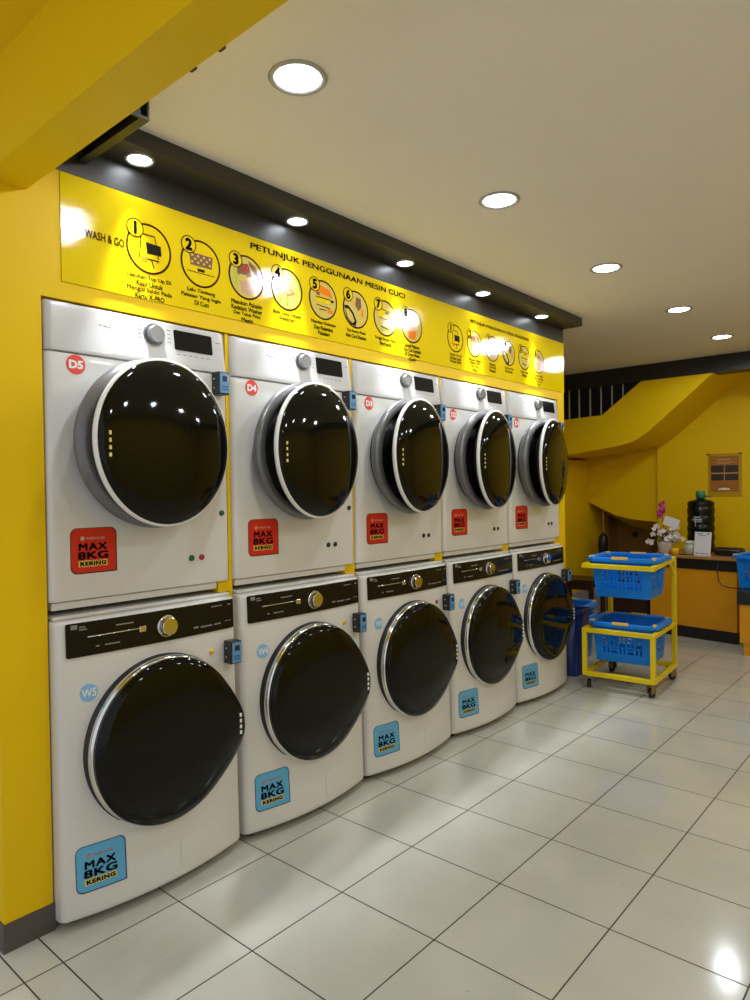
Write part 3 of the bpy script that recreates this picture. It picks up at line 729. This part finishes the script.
for k, nm in enumerate(('bottom', 'middle', 'topmost')):
    copy_tree(b0, (-.31, 4.15, .002+.085*k), math.radians(6), 'blue nested basket behind the trolley, %s of the floor stack' % nm)
# tall plain bin behind the last washer
bn = thing('storage_bin', 'tall plain dark blue plastic bin on the floor behind the last washer', 'bin', (-.06, 3.74, 0), math.radians(4))
bm = nb(); lathe(bm, [(.135, 0), (.14, .004), (.165, .46), (.160, .46), (.136, .012), (.001, .010)], (0, 0, 0), 'z', 4, sy=1.0, sz=.86); 
bmesh.ops.rotate(bm, cent=(0, 0, 0), matrix=Matrix.Rotation(PI/4, 3, 'Z'), verts=bm.verts); bmesh.ops.bevel(bm, geom=[e for e in bm.edges if abs((e.verts[0].co-e.verts[1].co).z) > .3], offset=.02, segments=3, affect='EDGES')
obj('bin_body', bm, BIN, bn)
bm = nb(); q = rrect(-.128, .128, -.112, .112, .025, 4); q2 = rrect(-.110, .110, -.095, .095, .02, 4)
A = [[bm.verts.new((x, y, z)) for x, y in o_] for o_, z in ((q, .45), (q, .475), (q2, .475), (q2, .45))]
for a_, b_ in ((0, 1), (1, 2), (2, 3), (3, 0)):
    for k in range(len(q)): bm.faces.new((A[a_][k], A[a_][(k+1) % len(q)], A[b_][(k+1) % len(q)], A[b_][k]))
obj('bin_rim', bm, BIN, bn)

# ------------------------------------------------------------------ counter, desk and the things on them
ctr = thing('reception_counter', 'orange-fronted counter with black band and light wood top below the poster', 'counter', (.27, 5.47, 0), math.radians(-9))
bm = nb(); box(bm, -.38, .39, .012, .70, .10, .615); obj('front_panel', bm, ORNG, ctr)
bm = nb(); box(bm, -.385, .395, .002, .70, .615, .705, .002); obj('black_band', bm, BLKPL, ctr)
bm = nb(); box(bm, -.39, .40, -.006, .72, .7055, .728, .003); obj('countertop', bm, WOODT, ctr)
bm = nb(); box(bm, -.375, .392, .010, .70, 0, .10); obj('plinth', bm, BLKPL, ctr)
dk = thing('low_desk', 'low orange-fronted desk with thick black top at the right edge', 'desk', (.752, 5.03, 0), math.radians(0))
bm = nb(); box(bm, .012, 1.1, .012, .62, .10, .405); box(bm, .035, 1.1, .03, .62, 0, .10); obj('front_panel', bm, ORNG, dk)
bm = nb(); box(bm, -.004, 1.12, -.004, .64, .405, .508, .003); obj('desktop', bm, BLKPL, dk)
bm = nb(); tube(bm, [(.515, 5.412, .69), (.512, 5.405, .60), (.52, 5.40, .54), (.55, 5.392, .50), (.60, 5.385, .485), (.66, 5.375, .485), (.72, 5.36, .50), (.757, 5.34, .512)], .004, 8)
tag(obj('power_cable', bm, BLKPL), 'thin dark cable looping down the orange counter front to the low desk', 'cable')
# made-up dark cabinet in place of the dark opening under the counter
cb = thing('dark_opening_cabinet', 'made-up dark brown cabinet filling the dark opening left of the orange counter', 'cabinet', (-.56, 5.62, 0))
bm = nb(); box(bm, 0, .40, .01, .42, .03, .56, .004); obj('carcass', bm, DWOOD, cb)
for k in (0, 1):
    bm = nb(); box(bm, .008+k*.194, .196+k*.194, -.006, .0095, .05, .54, .003); dd = obj('door', bm, DWOOD, cb)
    bm = nb(); lathe(bm, [(.008, 0), (.009, -.012), (.001, -.014)], (.175+k*.05, -.006, .34), 'y', 12); obj('knob', bm, BLKPL, dd)
bm = nb(); box(bm, .02, .38, .03, .40, 0, .03); obj('plinth', bm, BLKPL, cb)
# water gallon
gl = thing('water_gallon', 'large dark ribbed water bottle with green cap on the counter', 'water bottle', (.262, 5.84, .7285))
pr_ = [(.075, 0), (.10, .006), (.118, .03)]
z = .03
for k in range(5): pr_ += [(.116, z+.012), (.118, z+.035), (.116, z+.058), (.111, z+.068), (.110, z+.074)]; z += .082
pr_ += [(.116, z+.01), (.114, z+.03), (.098, z+.042), (.05, z+.055), (.034, z+.060), (.032, z+.065)]
bm = nb(); lathe(bm, pr_, (0, 0, 0), 'z', 48); obj('bottle_body', bm, BOTT, gl)
bm = nb(); lathe(bm, [(.034, z+.0655), (.042, z+.068), (.042, z+.125), (.036, z+.132)], (0, 0, 0), 'z', 32); box(bm, .03, .09, -.008, .008, z+.075, z+.092, .003); obj('cap', bm, GCAP, gl)
bm = nb()
for a0, zz, wd, hh in ((-1.85, .33, .35, .010), (-1.95, .305, .5, .014), (-1.80, .29, .4, .008), (-1.72, .25, .05, .09)):
    n = 8; V = []
    for k in range(n+1):
        a = a0+wd*k/n*1.4; V.append((bm.verts.new((.120*math.cos(a), .120*math.sin(a), zz)), bm.verts.new((.120*math.cos(a), .120*math.sin(a), zz+hh))))
    for k in range(n): bm.faces.new((V[k][0], V[k+1][0], V[k+1][1], V[k][1]))
obj('bottle_logo', bm, mat('pale_logo', (.35, .36, .34), .5), gl)
# payment stand
qs = thing('payment_sign', 'white upright payment card stand in front of the dark water bottle', 'sign', (.352, 5.533, .7285), math.radians(-9))
bm = nb(); box(bm, -.073, .073, 0, .006, .0, .212, .002); bmesh.ops.rotate(bm, cent=(0, 0, 0), matrix=Matrix.Rotation(math.radians(-8), 3, 'X'), verts=bm.verts); obj('card', bm, CARDM, qs)
bm = nb(); box(bm, -.06, .06, 0, .06, 0, .004, .001); obj('foot', bm, CARDM, qs)
bm = nb()
for x, z_, w_, h_ in ((-.05, .192, .05, .006), (.04, .190, .016, .010), (-.035, .178, .07, .004), (-.055, .020, .03, .005), (-.015, .018, .04, .005), (.035, .018, .02, .005)): box(bm, x, x+w_, -.0012, -.0002, z_, z_+h_)
bmesh.ops.rotate(bm, cent=(0, 0, 0), matrix=Matrix.Rotation(math.radians(-8), 3, 'X'), verts=bm.verts); obj('print_line', bm, KTXT, qs)
# jar
jr = thing('lidded_jar', 'small pale jar with red side beside the payment stand', 'jar', (.228, 5.64, .7285))
bm = nb(); lathe(bm, [(.046, 0), (.055, .006), (.057, .06), (.050, .085), (.044, .09), (.0435, .10)], (0, 0, 0), 'z', 32); obj('jar_body', bm, mat('pale_ceramic', (.50, .52, .44), .3), jr)
bm = nb(); lathe(bm, [(.048, .1002), (.050, .104), (.048, .118), (.02, .124), (.001, .125)], (0, 0, 0), 'z', 32); obj('lid', bm, WHITE2, jr)
bm = nb(); box(bm, .045, .066, -.03, .02, .03, .075, .008); obj('red_mark', bm, REDB, jr)
# black pouch
bp_ = thing('black_pouch', 'black rounded pouch lying on the counter beside the right basket', 'pouch', (.545, 5.66, .7285), math.radians(-9))
bm = nb(); box(bm, -.12, .12, -.06, .06, 0, .075, .028, 4); obj('pouch_body', bm, BLKPL, bp_, 60)
bm = nb(); tube(bm, [(-.10, -.062, .05), (0, -.066, .056), (.10, -.062, .05)], .003, 6); obj('zip', bm, GTXT, bp_)
bm = nb(); tube(bm, [(.21, 5.56, .732), (.17, 5.54, .733), (.14, 5.57, .733), (.18, 5.55, .735), (.25, 5.535, .733), (.29, 5.55, .733)], .003, 6)
tag(obj('cord', bm, BLKPL), 'short black cord lying on the counter in front of the jar', 'cord')
# flower arrangement
fl = thing('flower_arrangement', 'pot of white flowers with purple orchid and white card on the counter', 'flowers', (.008, 5.62, .7285))
bm = nb(); lathe(bm, [(.045, 0), (.052, .004), (.066, .09), (.068, .11), (.062, .112), (.058, .10)], (0, 0, 0), 'z', 32); obj('pot', bm, POTM, fl)
bm = nb(); lathe(bm, [(.03, 0), (.036, .003), (.040, .05), (.036, .055)], (.095, -.02, 0), 'z', 20); obj('yellow_cup', bm, YELB, fl)
def blossom(m, x, y, z, r, name='blossom'):
    bm = nb()
    for k in range(5):
        a = 2*PI*k/5+random.random(); t = bmesh.new(); bmesh.ops.create_icosphere(t, subdivisions=2, radius=r*.62)
        bmesh.ops.scale(t, vec=(1, .75, .30), verts=t.verts)
        bmesh.ops.translate(t, vec=(r*.55, 0, r*.12), verts=t.verts); bmesh.ops.rotate(t, cent=(0, 0, 0), matrix=Matrix.Rotation(a, 3, 'Z') @ Matrix.Rotation(-.35, 3, 'Y'), verts=t.verts)
        me = bpy.data.meshes.new('t'); t.to_mesh(me); bm.from_mesh(me); bpy.data.meshes.remove(me); t.free()
    t = bmesh.new(); bmesh.ops.create_icosphere(t, subdivisions=2, radius=r*.25); me = bpy.data.meshes.new('t'); t.to_mesh(me); bm.from_mesh(me); bpy.data.meshes.remove(me); t.free()
    bmesh.ops.rotate(bm, cent=(0, 0, 0), matrix=Matrix.Rotation(random.uniform(.6, 1.5), 3, 'X') @ Matrix.Rotation(random.uniform(-.5, .5), 3, 'Y'), verts=bm.verts)
    bmesh.ops.translate(bm, vec=(x, y, z), verts=bm.verts); o = obj(name, bm, m, fl, 60); return o
for k in range(30):
    a = random.uniform(0, 2*PI); rr = random.uniform(.02, .155)
    blossom(PETW, rr*math.cos(a)*1.15, rr*math.sin(a)*.7-.02, random.uniform(.10, .245)-.25*max(0, rr-.09), random.uniform(.020, .032))
for x, y, z_ in ((-.03, -.02, .44), (-.005, -.03, .41), (-.035, -.03, .385), (-.01, -.015, .46), (.0, -.02, .375), (-.03, -.03, .35)): blossom(PETP, x, y, z_, .028, 'orchid_blossom')
bm = nb()
for k in range(70):
    a = random.uniform(0, 2*PI); e = random.uniform(-.1, 1.3); L = random.uniform(.09, .16); d = Vector((math.cos(a)*math.cos(e)*1.1, math.sin(a)*math.cos(e)*.7, math.sin(e)))
    b_ = Vector((0, 0, .10)); s_ = d.cross(Vector((0, 0, 1))).normalized()*.011; m_ = b_+d*L*.65
    V = [bm.verts.new(p) for p in (b_+d*.03, m_+s_, b_+d*L, m_-s_)]; bm.faces.new(V)
tube(bm, [(0, 0, .10), (-.012, -.01, .28), (-.02, -.02, .44)], .003, 6)
lf = obj('foliage', bm, LEAF, fl); md = lf.modifiers.new('Solidify', 'SOLIDIFY'); md.thickness = .001
bm = nb(); box(bm, -.068, .068, -.001, .001, -.042, .042); bmesh.ops.rotate(bm, cent=(0, 0, 0), matrix=Matrix.Rotation(.32, 3, 'Y'), verts=bm.verts); bmesh.ops.translate(bm, vec=(.075, -.05, .292), verts=bm.verts); gc = obj('gift_card', bm, CARDM, fl)
bm = nb(); tube(bm, [(.02, -.02, .12), (.05, -.03, .2), (.07, -.046, .26)], .002, 6); obj('card_stick', bm, LEAF, fl)
# poster on the back wall
ps = thing('wall_poster', 'orange-brown poster with four dark photos taped to the yellow back wall', 'poster', (.300, YW, 1.245))
bm = nb(); box(bm, -.150, .160, -.0035, -.0005, -.005, .425); obj('sleeve', bm, SLEEV, ps)
bm = nb(); box(bm, -.128, .136, -.006, -.0038, .045, .400); pp = obj('poster_sheet', bm, POSTR, ps)
for x in (-.118, .010):
    for z_, h_ in ((.238, .070), (.158, .062)):
        bm = nb(); box(bm, x, x+.118, -.0072, -.0062, z_, z_+h_); obj('photo', bm, PHOTO, pp)
bm = nb()
for x, z_, w_, h_ in ((-.06, .360, .12, .010), (-.09, .335, .18, .006), (-.05, .322, .10, .005), (.0, .158, .004, .150), (-.118, .226, .246, .006)): box(bm, x, x+w_, -.0072, -.0062, z_, z_+h_)
obj('poster_lines', bm, mat('pale_orange_print', (.60, .36, .16), .4), pp)
bm = nb(); prism(bm, [(-.06, .062), (.06, .062), (.045, .078), (.0, .084), (-.045, .078)], 'y', -.0072, -.0062); obj('poster_caption', bm, WTXT, pp)
for x, a in ((-.150, .3), (.143, -.2)):
    bm = nb(); box(bm, x-.012, x+.020, -.005, -.0036, .412, .428); obj('tape', bm, mat('brown_tape', (.10, .045, .01), .5), ps)
# umbrella under the stairs
um = thing('umbrella', 'furled black umbrella hanging in the shade under the stairs', 'umbrella', (-.945, 6.50, .50))
bm = nb(); lathe(bm, [(.004, 0), (.018, .03), (.050, .12), (.060, .22), (.050, .30), (.020, .335), (.006, .345)], (0, 0, 0), 'z', 10); 
for k, v in enumerate(bm.verts):
    if k % 2: v.co.x *= .72; v.co.y *= .72
obj('canopy', bm, BLKPL, um)
bm = nb(); tube(bm, [(0, 0, .34), (0, 0, .50), (.0, 0, .56)], .004, 6); obj('shaft', bm, RAILM, um)
bm = nb(); tube(bm, [(0, 0, .56), (0, .02, .60), (0, .046, .625)], .003, 6); obj('hanging_string', bm, RAILM, um)
# stool
st = thing('wooden_stool', 'dark wooden stool in the corner behind the last washer', 'stool', (-.655, 5.27, 0))
bm = nb(); box(bm, -.21, .18, -.16, .16, .455, .490, .006); obj('seat', bm, DWOOD, st)
for x in (-.18, .155):
    for y in (-.13, .13):
        bm = nb(); box(bm, x-.018, x+.018, y-.018, y+.018, 0, .4545, .003); obj('leg', bm, DWOOD, st)
bm = nb(); box(bm, -.162, .137, -.142, -.118, .395, .4545); box(bm, -.162, .137, .118, .142, .395, .4545); obj('apron', bm, DWOOD, st)
bm = nb(); box(bm, -.162, .137, -.138, -.122, .12, .15); box(bm, -.162, .137, .122, .138, .12, .15); obj('stretcher', bm, DWOOD, st)
# small vent / sensor on the ceiling beyond the bulkhead
bm = nb(); box(bm, -.95, -.86, 4.35, 4.40, H-.012, H-.0005, .003); tag(obj('ceiling_sensor', bm, DWOOD), 'small brown plate on the ceiling just past the bulkhead end', 'sensor')

# ------------------------------------------------------------------ world, camera, view
w = bpy.data.worlds.new('World'); scn.world = w; w.use_nodes = True
bg = w.node_tree.nodes['Background']
bg.inputs[0].default_value = (.86, .90, 1., 1); bg.inputs[1].default_value = .95
cam = bpy.data.cameras.new('Camera'); co = bpy.data.objects.new('Camera', cam); C.objects.link(co); scn.camera = co
cam.sensor_fit = 'HORIZONTAL'; cam.sensor_width = 36; cam.lens = 36*682.73/750; cam.clip_start = .02
R = Vector((.75465511, .65595382, -.01484069)); U = Vector((.00340663, .01870128, .99981931)); F = Vector((-.65611284, .75456931, -.01187843))
co.matrix_world = Matrix(((R.x, U.x, -F.x, 2.137918), (R.y, U.y, -F.y, -.924198), (R.z, U.z, -F.z, 1.338778), (0, 0, 0, 1)))
vs = scn.view_settings; vs.view_transform = 'Standard'; vs.look = 'None'; vs.gamma = 1; vs.use_curve_mapping = False; vs.exposure = -.17
